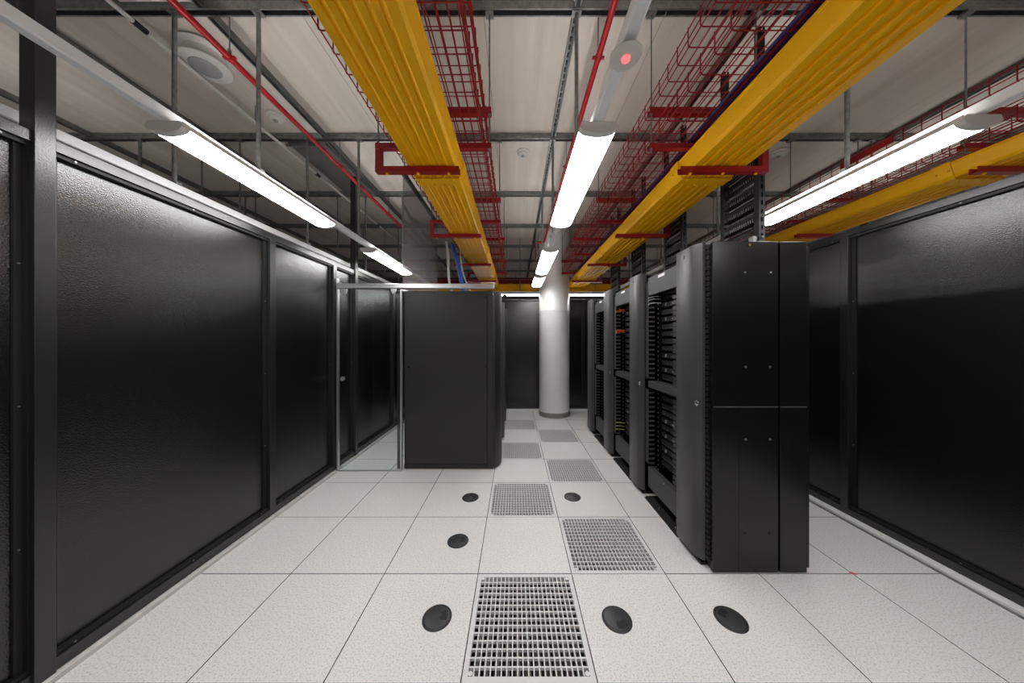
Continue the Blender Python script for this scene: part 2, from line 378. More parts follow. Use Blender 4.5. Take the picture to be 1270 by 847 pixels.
# battens that lie across the end, just behind the far black wall
root = thing('lighting_trunking', (.6, 6.25, 2.50), 'white lighting trunking running crosswise just beyond the far black wall', 'lighting trunking', 'white lighting trunking runs')
b = MB(); b.box(-2.0, 2.9, 6.23, 6.27, 2.491, 2.53); b.build('trunk_channel', M['white_metal'], root, bevel=.0015)
for xh in (-1.2, .1, 1.7, 2.6):
    r = MB(); r.tube([(xh, 6.25, 2.531), (xh, 6.25, 3.66)], .008, 8); r.build('hanger_tube', M['steel'], root)
for k, (a, c_) in enumerate(((-1.4, -.24), (-.22, .95), (.97, 2.13))):
    root = thing('batten_light', ((a + c_) / 2, 6.25, 2.44), ['lit batten light above the far wall, hidden behind the black cabinets', 'lit batten light glowing along the far wall top, on the cabinet side of the column', 'lit batten light glowing along the far wall top, on the rack side of the column'][k], 'batten light', 'white batten lights')
    b = MB(); b.box(a, c_, 6.17, 6.33, 2.462, 2.490); b.build('housing', M['white_plastic'], root, bevel=.004)
    b = MB(); b.prism([(6.172, 2.4615), (6.19, 2.445), (6.22, 2.440), (6.28, 2.440), (6.31, 2.445), (6.328, 2.4615)], 'x', a + .03, c_ - .03); b.build('diffuser', M['lamp'], root)
for x, nm in ((-3.95, 'added unseen in the neighbouring aisle beyond the glass door side wall'), (4.7, 'added unseen in the neighbouring aisle beyond the rack side wall')):  # unseen lamp runs, added to lighten the ceiling past the side walls
    trunking(x, -.6, 4.6, 'white lighting trunking ' + nm)
    for k, (a, c_) in enumerate(((-.49, .71), (1.37, 2.57), (3.26, 4.46))):
        if x < 0 and k != 1: continue
        batten(x, a, c_, (['first', 'middle', 'last'][k] if x > 0 else 'single') + ' batten light ' + nm)
# emergency lamp on the middle trunking
e = thing('emergency_light', (.392, 1.04, 2.49), 'round white emergency light with a red glowing centre under the aisle trunking', 'emergency light')
b = MB(); b.lathe((.392, 1.04, 2.50), [(.052, 0), (.056, .004), (.056, .008), (.03, .014), (.03, .029)], 32); b.build('disc', M['white_plastic'], e, smooth=True)
b = MB(); b.lathe((.392, 1.04, 2.488), [(.008, 0), (.014, .004), (.016, .0118)], 20); b.build('red_lens', M['red_glow'], e, smooth=True)

# ------------------------------------------------------------------ yellow fibre ducts
def duct(x0, x1, y0, y1, label, side, z=2.62):
    """ribbed trough; bottom from x0 to x1, walls flare outwards by .035"""
    root = thing('cable_duct', ((x0 + x1) / 2, (y0 + y1) / 2, z), label, 'cable duct', 'yellow cable ducts')
    fl = .033; h = .105; prof = []
    prof += [(x0 - fl, z + h), (x0 - fl, z + h - .012), (x0 - fl + .004, z + h - .014), (x0 - .012, z + .018), (x0, z)]
    n = 6; wseg = (x1 - x0) / n
    for i in range(n):
        a = x0 + wseg * i
        if i > 0: prof += [(a - .014, z), (a - .010, z + .008), (a - .003, z + .008), (a - .001, z - .006), (a + .004, z - .006), (a + .008, z)]
    prof += [(x1, z), (x1 + .012, z + .018), (x1 + fl - .004, z + h - .014), (x1 + fl, z + h - .012), (x1 + fl, z + h)]
    inner = [(x1 + fl - .004, z + h), (x1 + .008, z + .022), (x1 - .004, z + .010), (x0 + .004, z + .010), (x0 - .008, z + .022), (x0 - fl + .004, z + h)]
    b = MB(); b.prism(prof + inner, 'y', y0, y1); b.build('trough', M['yellow'], root)
    for yj in (2.06, 3.9, 5.4):
        if not y0 < yj < y1: continue
        j = MB(); t = .006
        pj = [(x0 - fl - t, z + h + .004), (x0 - fl - t, z + h - .014), (x0 - .012 - t, z + .014), (x0 - .004, z - .0065 - t), (x1 + .004, z - .0065 - t), (x1 + .012 + t, z + .014), (x1 + fl + t, z + h - .014), (x1 + fl + t, z + h + .004),
              (x1 + fl + .001, z + h + .004), (x1 + fl + .001, z + h - .013), (x1 + .013, z + .016), (x1 + .001, z - .0065), (x0 - .001, z - .0065), (x0 - .013, z + .016), (x0 - fl - .001, z + h - .013), (x0 - fl - .001, z + h + .004)]
        j.prism(pj, 'y', yj - .045, yj + .045)
        for yy in (yj - .03, yj + .03):
            for k in range(4):
                j.lathe((x0 + .04 + (x1 - x0 - .08) * k / 3, yy, z - .0125 - .006), [(.006, 0), (.008, .006)], 8)
            for sx in (x0 - .03, x1 + .03):
                j.lathe((sx, yy, z + .05), [(.007, -.009), (.007, .009)], 8, 'x')
        j.build('coupler', M['yellow'], root)
    return root
d1 = duct(-.687, -.392, -.4, 6.29, 'wide yellow ribbed cable duct running overhead on the black cabinet side of the aisle', 'l')
d2 = duct(1.154, 1.485, -.4, 6.29, 'wide yellow ribbed cable duct running overhead beside the open rack row', 'r')
d3 = duct(3.03, 3.36, -.4, 6.29, 'yellow ribbed cable duct beyond the black wall on the rack side, mostly hidden', 'r')
# cross duct at the far end
root = thing('cable_duct', (.8, 6.45, 2.50), 'yellow cable duct running crosswise above the far black wall and behind the column', 'cable duct', 'yellow cable ducts')
b = MB(); z = 2.535; b.prism([(6.33, z + .17), (6.30, z + .16), (6.315, z + .05), (6.34, z + .03), (6.34, z), (6.62, z), (6.62, z + .03), (6.65, z + .05), (6.66, z + .17), (6.64, z + .17), (6.62, z + .06), (6.60, z + .02), (6.36, z + .02), (6.34, z + .06)], 'x', -2.0, 3.5)
b.build('trough', M['yellow'], root)
for xj in (-.1, 1.35, 1.55):
    b = MB(); b.box(xj - .04, xj + .04, 6.292, 6.30, z + .03, z + .175); b.build('coupler', M['yellow'], root, bevel=.003)

# ------------------------------------------------------------------ red support brackets
def red_support(xa, xb, xr, la, lb, Y, label):
    """xa..xb: top channel; xr: side of the riser (outer side); la..lb: lower arm"""
    root = thing('tray_bracket', ((xa + xb) / 2, Y, 2.565), label, 'bracket', 'red tray brackets')
    h = .02; s = 1 if xr > (xa + xb) / 2 else -1
    def arm(name, a, c_, z0, z1):
        b = MB(); t = .004
        b.prism([(Y - h, z0), (Y + h, z0), (Y + h, z1), (Y + h - t, z1), (Y + h - t, z0 + t), (Y - h + t, z0 + t), (Y - h + t, z1), (Y - h, z1)], 'x', a, c_)
        b.build(name, M['red'], root)
    arm('upper_channel', xa, xb, 2.952, 2.992)
    arm('middle_channel', min(xa, xr), max(xb, xr), 2.730, 2.762)
    arm('lower_arm', la, lb, 2.578, 2.6135)
    b = MB(); b.box(xr - s * .038, xr, Y - h, Y + h, 2.614, 2.7295); b.build('riser', M['red'], root, bevel=.002)
    b = MB()
    for bxx in (la + .07, (la + lb) / 2, lb - .07):
        b.lathe((bxx, Y, 2.568), [(.006, 0), (.010, .005), (.010, .0098)], 8)
    b.build('bolt_row', M['yellow'], root)
    for xx in (xa + .012, xb - .012):
        r = MB(); r.tube([(xx, Y - .012, 2.70), (xx, Y - .012, 3.60)], .005, 8)
        for z in (2.722, 2.764, 2.945, 2.993): r.tube([(xx, Y - .012, z), (xx, Y - .012, z + .006)], .010, 6)
        r.box(xx - .025, xx + .025, Y - .04, Y + .01, 3.585, 3.5995)
        r.build('threaded_rod', M['steel'], root)
    return root
for k in range(4):
    Y = 1.895 + 1.2 * k
    red_support(-.895, -.155, -.90, -.90, -.362, Y, ORD[k].replace('nearest', 'closest') + ' red steel bracket down the aisle carrying the duct on the cabinet side')
    red_support(.862, 1.56, 1.625, 1.06, 1.625, Y, ORD[k].replace('nearest', 'closest') + ' red steel bracket down the aisle carrying the duct on the rack side')
    red_support(2.885, 3.62, 3.70, 2.965, 3.70, Y, ORD[k].replace('nearest', 'closest') + ' red steel bracket beyond the black wall on the rack side')

# ------------------------------------------------------------------ red wire baskets
def basket(x0, x1, z, y0, y1, label, hgt=.10, r=.0034):
    b = MB(); n = 5
    y = y0
    while y <= y1:
        c0 = .012
        b.tube([(x0, y, z + hgt), (x0, y, z + c0), (x0 + .004, y, z + .004), (x0 + c0, y, z), (x1 - c0, y, z), (x1 - .004, y, z + .004), (x1, y, z + c0), (x1, y, z + hgt)], r, n)
        y += .1
    m = int(round((x1 - x0) / .05))
    for i in range(m + 1):
        xx = x0 + .006 + (x1 - x0 - .012) * i / m
        b.tube([(xx, y0, z + 2 * r), (xx, y1, z + 2 * r)], r, n)
    for zz in (z + .05, z + hgt):
        for xx in (x0 + 2 * r, x1 - 2 * r): b.tube([(xx, y0, zz), (xx, y1, zz)], r, n)
    o = b.build('wire_basket_tray', M['red']); return tag(o, label, 'wire basket', 'red wire basket trays')
basket(-.81, -.205, 2.998, .1, 6.2, 'upper red wire basket above the yellow duct on the cabinet side')
basket(-.81, -.205, 2.768, .1, 6.2, 'lower red wire basket right above the yellow duct on the cabinet side')
basket(.885, 1.535, 2.998, .1, 5.5, 'upper red wire basket above the yellow duct beside the open racks')
basket(.885, 1.535, 2.768, .1, 5.5, 'lower red wire basket right above the yellow duct beside the open racks')
bk = basket(2.915, 3.56, 2.998, .5, 6.2, 'upper red wire basket beyond the black wall on the rack side')
p = MB(); p.box(2.905, 2.910, 2.25, 2.62, 3.02, 3.075); p.build('splice_plate', M['red'], bk, bevel=.002)
basket(2.915, 3.56, 2.768, .5, 6.2, 'lower red wire basket beyond the black wall on the rack side')
# far cross baskets
b = MB(); z = 2.86
for k in range(46):
    xx = -1.9 + k * .1; b.tube([(xx, 6.50, z + .1), (xx, 6.50, z + .01), (xx, 6.51, z), (xx, 7.09, z), (xx, 7.10, z + .01), (xx, 7.10, z + .1)], .003, 5)
for i in range(13): b.tube([(-1.95, 6.505 + .59 * i / 12, z + .006), (2.65, 6.505 + .59 * i / 12, z + .006)], .003, 5)
for yy in (6.505, 7.095): b.tube([(-1.95, yy, z + .1), (2.65, yy, z + .1)], .003, 5)
tag(b.build('wire_basket_tray', M['red']), 'red wire basket running crosswise above the far black wall', 'wire basket', 'red wire basket trays')
for k, (yy, zz) in enumerate(((6.8, 2.80), (7.6, 3.0), (8.3, 3.1))):
    root = thing('support_channel', (.6, yy, zz), ['closest', 'middle', 'last'][k] + ' of the red steel channels running crosswise beyond the far wall', 'channel', 'red cross channels')
    b = MB(); b.box(-2.2, 3.4, yy, yy + .04, zz, zz + .05); b.build('channel_run', M['red'], root, bevel=.002)
    for xx in (-2.1, 3.3):
        b = MB(); b.tube([(xx, yy + .02, zz + .0505), (xx, yy + .02, 3.66)], .006, 6); b.build('threaded_rod', M['steel'], root)
for k, (yy, zz, mt) in enumerate(((6.62, 2.89, 'purple'), (6.70, 2.89, 'pale_cable'), (6.80, 2.89, 'blue'))):
    b = MB(); b.tube([(-1.9 + i * .45, yy + .015 * math.sin(i * 1.7 + k), zz) for i in range(11)], .016, 8)
    tag(b.build('cable_bundle', M[mt], smooth=True), ['dark violet', 'pale', 'blue'][k] + ' cable bundle lying in the far crosswise red basket', 'cable', 'cables in the far basket')
# cable bundle in the right lower basket
b = MB()
for k in range(5):
    b.tube([(1.128 + .014 * k + .006 * math.sin(i * 1.1 + k), .2 + i * .3, 2.785 + .010 * (k % 2)) for i in range(18)], .0100, 6)
tag(b.build('cable_bundle', M['purple'], smooth=True), 'dark violet cable bundle lying along the red basket beside the rack-side duct', 'cable')

# ------------------------------------------------------------------ red pipes, conduit, wires, ceiling fittings
def pipe(x, z, y0, y1, r, label, ends=None):
    root = thing('sprinkler_pipe', (x, (y0 + y1) / 2, z), label, 'pipe', 'red pipes')
    pts = [(x, y0, z), (x, y1, z)] + (ends or [])
    b = MB(); b.tube(pts, r, 14); b.build('pipe_run', M['red'], root, smooth=True)
    for yb in BARS:
        yy = yb + .03
        if not (y0 + .1 < yy < y1): continue
        c = MB(); c.lathe((x, yy, z), [(r + .004, -.012), (r + .004, .012)], 14, 'y'); c.box(x - r - .02, x - r + .001, yy - .01, yy + .01, z - .004, z + .004)
        c.box(x + r - .001, x + r + .02, yy - .01, yy + .01, z - .004, z + .004); c.build('clamp', M['red'], root)
        h = MB(); h.tube([(x, yy, z + r + .005), (x, yy, 3.605)], .004, 6); h.lathe((x, yy, z + r + .012), [(.010, 0), (.010, .02)], 8); h.build('hanger_rod', M['steel'], root)
    return root
pipe(-1.865, 3.34, .2, 6.4, .020, 'thin red pipe running under the ceiling above the black wall')
pipe(.54, 3.34, .2, 5.45, .019, 'red pipe running under the ceiling above the middle of the aisle', [(.53, 5.5, 3.335), (.40, 5.5, 3.33), (.385, 5.5, 3.31), (.385, 5.5, 3.02)])
cd_ = thing('cable_conduit', (-2.4, 3, 3.5), 'thin pale conduit with dark couplings running under the ceiling over the black wall', 'conduit')
b = MB(); b.tube([(-2.4, .8, 3.5), (-2.4, 6.3, 3.5)], .014, 8); b.build('tube_run', M['white_plastic'], cd_)
for yy in (1.87, 3.55, 5.1):
    b = MB(); b.tube([(-2.4, yy - .035, 3.5), (-2.4, yy + .035, 3.5)], .018, 10); b.build('coupling', M['black_deep'], cd_)
for yy in (2.7, 4.3):
    b = MB(); b.tube([(-2.4, yy, 3.515), (-2.4, yy, 3.66)], .004, 6); b.build('hanger_rod', M['steel'], cd_)
for k, (x, z, lab) in enumerate(((-1.25, 3.40, 'thin grey wire stretched under the ceiling beside the cabinet-side duct'), (.874, 3.40, 'thin grey wire stretched under the ceiling beside the rack-side red baskets'), (-.186, 3.40, 'thin grey wire stretched beside the red baskets on the cabinet side'))):
    b = MB(); b.tube([(x, .3, z), (x, 6.3, z)], .0016, 5); b.tube([(x, .3, z), (x, .3, 3.66)], .0016, 5); b.tube([(x, 6.3, z), (x, 6.3, 3.66)], .0016, 5)
    tag(b.build('suspension_wire', M['steel']), lab, 'wire', 'thin ceiling wires')
# thin drop rods in the spaces beyond the cage walls
for k, (x, Y, zb) in enumerate(((-2.9, 3.08, 2.45), (-3.3, 3.08, 2.45), (-2.6, 4.28, 2.45), (-3.05, 4.28, 2.45), (-3.8, 4.28, 2.45), (-2.45, 5.48, 2.45), (-2.85, 5.48, 2.45), (3.75, 3.08, 2.45))):
    root = thing('drop_rod', (x, Y, zb), '', 'drop rod', 'thin drop rods beyond the walls')
    b = MB(); b.tube([(x, Y, zb), (x, Y, 3.598)], .007, 8); b.build('rod', M['steel'], root)
    b = MB(); b.box(x - .03, x + .03, Y - .02, Y + .02, 3.59, 3.5995); b.build('ceiling_clip', M['steel'], root)
    b = MB(); b.box(x - .02, x + .02, Y - .2, Y + .2, zb - .03, zb - .001); b.build('foot_channel', M['steel'], root)
    root['label'] = ['thin steel drop rod behind the wall, over the bay before the glass door', 'outer thin steel drop rod behind the bay before the glass door', 'thin steel drop rod just past the second tall black post', 'middle thin steel drop rod past the second tall black post', 'outermost thin steel drop rod past the second tall black post', 'distant thin steel drop rod seen beside the plastic sheet', 'distant outer thin steel drop rod beyond the wall', 'thin steel drop rod beyond the rack-side wall'][k]
s = thing('ceiling_speaker', (-2.33, 2.25, 3.66), 'large round white ceiling speaker with a grey mesh centre', 'speaker')
b = MB(); b.lathe((-2.33, 2.2, 3.655), [(.155, 0), (.165, -.01), (.165, -.018), (.125, -.03), (.120, -.10)][::-1], 40); b.build('housing', M['white_plastic'], s, smooth=True)
b = MB(); b.lathe((-2.33, 2.2, 3.554), [(.095, -.012), (.145, -.006), (.150, 0)], 40); b.build('rim', M['white_plastic'], s, smooth=True)
b = MB(); b.lathe((-2.33, 2.2, 3.5415), [(.088, -.004), (.092, 0)], 40); b.build('mesh_grille', M['grey_lens'], s, smooth=True)
for (x, y, lab, sz) in ((-2.31, 2.82, 'small round smoke detector on the ceiling above the black wall', 1), (.085, 3.36, 'small round smoke detector on the ceiling above the middle of the aisle', 1), (3.03, 3.37, 'round smoke detector on the ceiling behind the black ladder frames', 1.3), (.1, 6.9, 'small smoke detector on the dim ceiling beyond the far wall', 1)):
    s = thing('smoke_detector', (x, y, 3.66), lab, 'smoke detector', 'ceiling smoke detectors')
    b = MB(); b.lathe((x, y, 3.66), [(.04 * sz, -.05), (.055 * sz, -.04), (.058 * sz, -.022), (.072 * sz, -.015), (.072 * sz, 0)], 24); b.build('body', M['white_plastic'], s, smooth=True)
    b = MB(); b.lathe((x, y, 3.61), [(.014, -.012), (.022, -.006), (.022, 0)], 14); b.build('sensor', M['grey_lens'], s, smooth=True)
v = thing('ceiling_grille', (-2.27, 1.5, 3.63), 'dark louvred air grille in the ceiling beside the tall black post', 'air grille')
b = MB(); b.box(-2.5, -2.045, 1.2, 1.23, 3.635, 3.66); b.box(-2.5, -2.045, 1.82, 1.85, 3.635, 3.66); b.box(-2.5, -2.47, 1.23, 1.82, 3.635, 3.66); b.box(-2.075, -2.045, 1.23, 1.82, 3.635, 3.66); b.build('frame', M['white_plastic'], v)
b = MB()
for i in range(24): b.box(-2.47, -2.075, 1.235 + .024 * i, 1.245 + .024 * i, 3.64, 3.655)
for i in range(16): b.box(-2.46 + .024 * i, -2.455 + .024 * i, 1.23, 1.82, 3.64, 3.655)
b.build('louvre', M['steel'], v)

# ------------------------------------------------------------------ floor grates and cable grommets
def grate(i, j):
    x0, y0 = TX0 + T * i + .0025, TY0 + T * j + .0025; S = T - .005
    root = thing('floor_grate', (x0 + S / 2, y0 + S / 2, 0), '', 'floor grate', 'perforated floor grates')
    b = MB(); fr = .024
    b.box(x0, x0 + S, y0, y0 + fr, -.035, 0); b.box(x0, x0 + S, y0 + S - fr, y0 + S, -.035, 0)
    b.box(x0, x0 + fr, y0 + fr, y0 + S - fr, -.035, 0); b.box(x0 + S - fr, x0 + S, y0 + fr, y0 + S - fr, -.035, 0)
    b.build('frame', M['grate'], root)
    b = MB(); a0, a1 = x0 + fr, x0 + S - fr; c0, c1 = y0 + fr, y0 + S - fr; nx, ny = 22, 14
    for k in range(1, ny):
        y = c0 + (c1 - c0) * k / ny; b.box(a0, a1, y - .0034, y + .0034, -.014, -.001)
    for k in range(1, nx):
        x = a0 + (a1 - a0) * k / nx; b.box(x - .0027, x + .0027, c0, c1, -.026, -.0017)
    b.build('slotted_insert', M['grate'], root)
    for (sx, sy) in ((x0 + .034, y0 + .036), (x0 + S - .034, y0 + .036), (x0 + .034, y0 + S - .036), (x0 + S - .034, y0 + S - .036)):
        b = MB(); b.lathe((sx, sy, -.0165), [(.011, 0), (.011, .0165)], 12); b.build('corner_boss', M['grate'], root)
    b = MB()   # slanted damper blades under the slots
    for k in range(11):
        x = a0 + (a1 - a0) * (k + .5) / 11; b.prism([(x - .013, -.070), (x + .011, -.048), (x + .013, -.050), (x - .011, -.072)], 'y', c0, c1)
    b.build('damper_blades', M['column_base'], root)
    return root
glab = ['large slotted metal floor grate closest to the camera, filling the bottom edge', 'second slotted floor grate, just in front of the first open rack', 'third slotted floor grate, between the two farther round grommets', 'fourth slotted floor grate, beside the second rack post on the rack side', 'fifth slotted floor grate, along the flank of the black cabinets',
        'sixth slotted floor grate, in line with the round column', 'farthest slotted floor grate, next to the foot of the column']
for (i, j), lab in zip(GR, glab): grate(i, j)['label'] = lab
def grommet(x, y, rot, label):
    root = thing('cable_grommet', (x, y, 0), label, 'cable grommet', 'black floor grommets')
    b = MB(); b.lathe((x, y, 0.0004), [(.078, 0), (.078, .003), (.074, .006), (.066, .006), (.064, .0035)], 40); b.build('rim', M['grommet'], root, smooth=True)
    b = MB(); b.lathe((x, y, .0042), [(.0655, 0), (.0655, .002), (.063, .003)], 40); b.build('lid', M['grommet_lid'], root, smooth=True)
    ca, sa = math.cos(rot), math.sin(rot)
    def P(u, v_): return (x + u * ca - v_ * sa, y + u * sa + v_ * ca)
    b = MB(); b.prism([P(.018, -.022), P(.050, -.030), P(.058, 0), P(.050, .030), P(.018, .022)], 'z', .0073, .0083); b.build('cable_opening', M['black_deep'], root)
    b = MB(); b.prism([P(.012, -.006), P(.024, -.006), P(.024, .008), P(.012, .008)], 'z', .0084, .0105); b.build('catch', M['finger'], root, bevel=.001)
for a in ((-.423, 1.579, .2, 'black round floor grommet to the cabinet side of the closest grate'), (.544, 1.57, -1.2, 'black round floor grommet to the rack side of the closest grate'), (1.154, 1.57, 2.2, 'black round floor grommet in front of the rack row end panel'),
          (-.428, 2.18, .2, 'black round floor grommet in the second tile row, alone on a plain tile'), (-.428, 2.78, .1, 'small-looking floor grommet in front of the black cabinet, beside the third grate'), (.543, 2.79, .5, 'small-looking floor grommet between the third grate and the rack row')): grommet(*a)
b = MB(); X0, Y0 = TX0 + T * 4 - .012, TY0 + .002; b.prism([(X0, Y0 + .008), (X0 + .02, Y0 - .010), (X0 + .034, Y0 - .012), (X0 + .03, Y0 + .004), (X0 + .012, Y0 + .012)], 'z', .0005, .0016)
tag(b.build('tape_scrap', M['tape']), 'tiny scrap of red tape on a floor joint beside the rack end panel', 'tape')

# ------------------------------------------------------------------ rack row on the rack side
def manager(Yn, label):
    root = thing('cable_manager', (1.5, Yn + .14, 0), label, 'cable manager', 'tall grey cable managers')
    pl = [(1.252, Yn), (1.236, Yn + .003), (1.218, Yn + .03), (1.207, Yn + .065), (1.205, Yn + .10), (1.205, Yn + .262), (1.212, Yn + .272), (1.235, Yn + .275), (1.235, Yn + .268), (1.218, Yn + .264), (1.212, Yn + .255), (1.212, Yn + .10), (1.222, Yn + .035), (1.238, Yn + .010), (1.252, Yn + .008)]
    dr = MB(); dr.prism(pl, 'z', .045, 2.142); door = dr.build('door', M['door_grey'], root, smooth=True)
    b = MB(); b.lathe((1.2165, Yn + .028, 1.075), [(.018, 0), (.018, -.006), (.012, -.010)], 16, 'x'); b.lathe((1.206, Yn + .028, 1.075), [(.006, 0), (.006, -.012)], 10, 'x'); b.build('lock', M['chrome'], door, smooth=True)
    b = MB(); b.lathe((1.2045, Yn + .17, 2.09), [(.011, 0), (.013, -.004)], 16, 'x'); b.lathe((1.2005, Yn + .17, 2.09), [(.006, 0), (.005, -.002)], 10, 'x'); b.build('hinge_button', M['steel'], door, smooth=True)
    b = MB(); b.box(1.253, 1.272, Yn + .012, Yn + .27, .02, 2.12); b.box(1.272, 1.86, Yn + .125, Yn + .135, .02, 2.12); b.box(1.84, 1.87, Yn + .012, Yn + .27, .02, 2.12); b.box(1.235, 1.87, Yn + .02, Yn + .27, .0005, .02)
    b.box(1.24, 1.87, Yn + .012, Yn + .27, 2.12, 2.132)
    b.build('backbone', M['rack_black'], root)
    # stacks of cable fingers on the near and far flank
    if Yn > 2:
        for (za, zb) in ((.32, 1.03), (1.13, 2.05)):
            b = MB(); z = za; b.box(1.262, 1.264, Yn - .052, Yn + .011, za, zb)
            while z < zb:
                b.box(1.264, 1.32, Yn - .052, Yn - .046, z, z + .016); b.box(1.262, 1.268, Yn - .052, Yn - .010, z, z + .010); z += .0445
            b.build('finger_stack', M['ring'], root)
    return root
mlab = ['tall grey cable manager with a bowed door and chrome lock, next to the end panel', 'tall grey cable manager with bowed door, second along the rack row', 'tall grey cable manager with bowed door, third along the rack row', 'tall narrow-looking cable manager at the far end of the rack row']
YM = [1.93, 2.83, 3.73, 4.63]
for Y, l in zip(YM, mlab): manager(Y, l)

# end panels of the row
ep = thing('end_panel', (1.58, 1.895, 0), 'tall glossy black three-strip end panel closing off the rack row', 'end panel')
for (xa, xb, za, zb) in ((1.268, 1.688, .004, 1.066), (1.268, 1.688, 1.070, 2.13), (1.700, 1.872, .004, 1.066), (1.700, 1.872, 1.070, 2.13)):
    b = MB(); b.box(xa, xb, 1.880, 1.905, za, zb)
    b.build('panel', M['rack_black'], ep, bevel=.0018)
b = MB(); b.box(1.434, 1.4355, 1.8785, 1.8797, .004, 1.066); b.box(1.434, 1.4355, 1.8785, 1.8797, 1.070, 2.13); b.build('fold_line', M['rack_black'], ep)
b = MB(); b.box(1.270, 1.686, 1.8790, 1.8797, 1.066, 1.070); b.box(1.702, 1.870, 1.8790, 1.8797, 1.066, 1.070); b.build('seam_strip', M['alu'], ep)  # bright strip standing in for the highlight along the panel seam
b = MB(); b.box(1.878, 1.893, 1.885, 1.97, .03, 2.10); b.build('side_lip', M['rack_black'], ep, bevel=.002)
b = MB(); b.box(1.27, 1.87, 1.906, 1.935, .01, 2.115); b.build('backing_frame', M['black_deep'], ep)
for (px_, py_) in ((925, 545), (955, 545), (924, 661), (954, 661), (924, 338), (956, 338), (925, 455), (955, 455)):
    x, z = (px_ - 639.3) * 1.8785 / F, 1.5 - (py_ - 421.3) * 1.8785 / F
    b = MB(); b.lathe((x, 1.8795, z), [(.0065, 0), (.0065, -.002), (.004, -.003)], 12, 'y'); b.build('screw', M['black_deep'] if py_ > 600 else M['steel'], ep)
b = MB(); b.lathe((1.50, 1.879, 2.108), [(.008, 0), (.008, -.006)], 12, 'y'); b.build('latch', M['chrome'], ep)
b = MB()
for k in range(60): b.box(1.2535, 1.2665, 1.905, 1.9285, .06 + k * .0345, .085 + k * .0345)
b.build('slotted_strip', M['black_frame'], ep)

# open racks
def rack(k):
    Ya = YM[k] + .29; Yb = YM[k + 1] - .055
    nm = ['closest', 'middle', 'farthest'][k]
    root = thing('open_rack', (1.55, (Ya + Yb) / 2, 0), nm + ' of the three open black equipment racks in the row', 'rack', 'open equipment racks')
    for (y0, y1) in ((Ya + .005, Ya + .03), (Yb - .03, Yb - .005)):
        for (xa, xb) in ((1.345, 1.385), (1.80, 1.84)):
            b = MB(); b.m = 0; b.box(xa, xb, y0, y1, .02, 2.07); b.m = 1
            if xa < 1.5:
                for i in range(45): b.box(xa - .001, xa + .001, y0 + .006, y1 - .006, .10 + i * .0445 - .006, .10 + i * .0445 + .006)
            b.build('post', [M['rack_black'], M['steel']], root)
    b = MB(); b.box(1.258, 1.275, Ya, Yb, 1.915, 2.083); b.box(1.275, 1.84, Ya, Yb, 2.072, 2.083); hd = b.build('header_fascia', M['fascia'], root, bevel=.0015)
    b = MB(); ym = Ya + .30; b.box(1.2566, 1.2578, ym - .05, ym + .06, 2.045, 2.068); b.build('name_label', M['label'], hd)
    b = MB(); b.box(1.258, 1.36, Ya, Yb, 1.052, 1.112); md = b.build('middle_fascia', M['fascia'], root, bevel=.002)
    b = MB(); b.lathe((1.257, Ya + .25, 1.088), [(.006, 0), (.006, -.006)], 10, 'x'); b.build('knob', M['chrome'], md)
    b = MB(); b.box(1.258, 1.272, Ya, Yb, .114, .303); b.box(1.272, 1.50, Ya, Yb, .114, .124); b.box(1.272, 1.34, Ya, Ya + .01, .124, .303); b.box(1.272, 1.34, Yb - .01, Yb, .124, .303); b.box(1.272, 1.30, Ya, Yb, .290, .303); bs = b.build('base_box', M['fascia'], root, bevel=.0015)
    b = MB(); b.lathe((1.257, Ya + .25, .285), [(.005, 0), (.005, -.005)], 10, 'x'); b.build('knob', M['chrome'], bs)
    b = MB(); b.m = 0; b.box(1.226, 1.235, Ya - .0, Yb, .0005, .012); b.box(1.235, 1.84, Ya, Yb, .0005, .020)
    b.m = 1
    for yy in (Ya + .08, Ya + .34): b.lathe((1.262, yy, .020), [(.010, 0), (.006, .012)], 10)
    b.build('floor_channel', [M['black_deep'], M['chrome']], root)
    b = MB(); b.box(1.83, 1.838, Ya + .03, Yb - .03, .1, 2.06); b.build('rear_sheet', M['black_deep'], root)
    return root, Ya, Yb
def panel_unit(x, Ya, Yb, z, style, root):
    b = MB()
    b.m = 0; b.box(x, x + .03, Ya + .032, Yb - .032, z, z + .040)
    b.m = 1
    if style == 0:                                   # patch panel: a row of ports
        for i in range(8):
            y = Ya + .06 + (Yb - Ya - .14) * i / 7; b.box(x - .0015, x + .001, y, y + .006, z + .012, z + .019)
    elif style == 1:                                 # blank with a clip and a bright lower lip
        b.box(x - .002, x + .001, Ya + .04, Yb - .04, z + .001, z + .0025)
        b.box(x - .006, x + .001, Ya + .22, Ya + .235, z + .014, z + .026)
    else:                                            # cable bar
        b.box(x - .012, x, Ya + .10, Ya + .108, z + .006, z + .034); b.box(x - .012, x, Yb - .12, Yb - .112, z + .006, z + .034); b.box(x - .002, x + .001, Ya + .30, Ya + .34, z + .014, z + .024)
    b.build('patch_panel', [M['black_deep'], M['port']], root)
def cord(x, y, z, m, root):
    b = MB(); b.tube([(x + .09, y - .06, z), (x + .03, y - .05, z + .004), (x - .005, y - .02, z - .004), (x - .006, y - .005, z - .010), (x + .01, y + .010, z - .012)], .0026, 6)
    b.build('patch_cord', m, root, smooth=True)['label'] = {'o': 'orange cord', 'y': 'yellow cord', 'p': 'pale cord'}[m.name[0]]
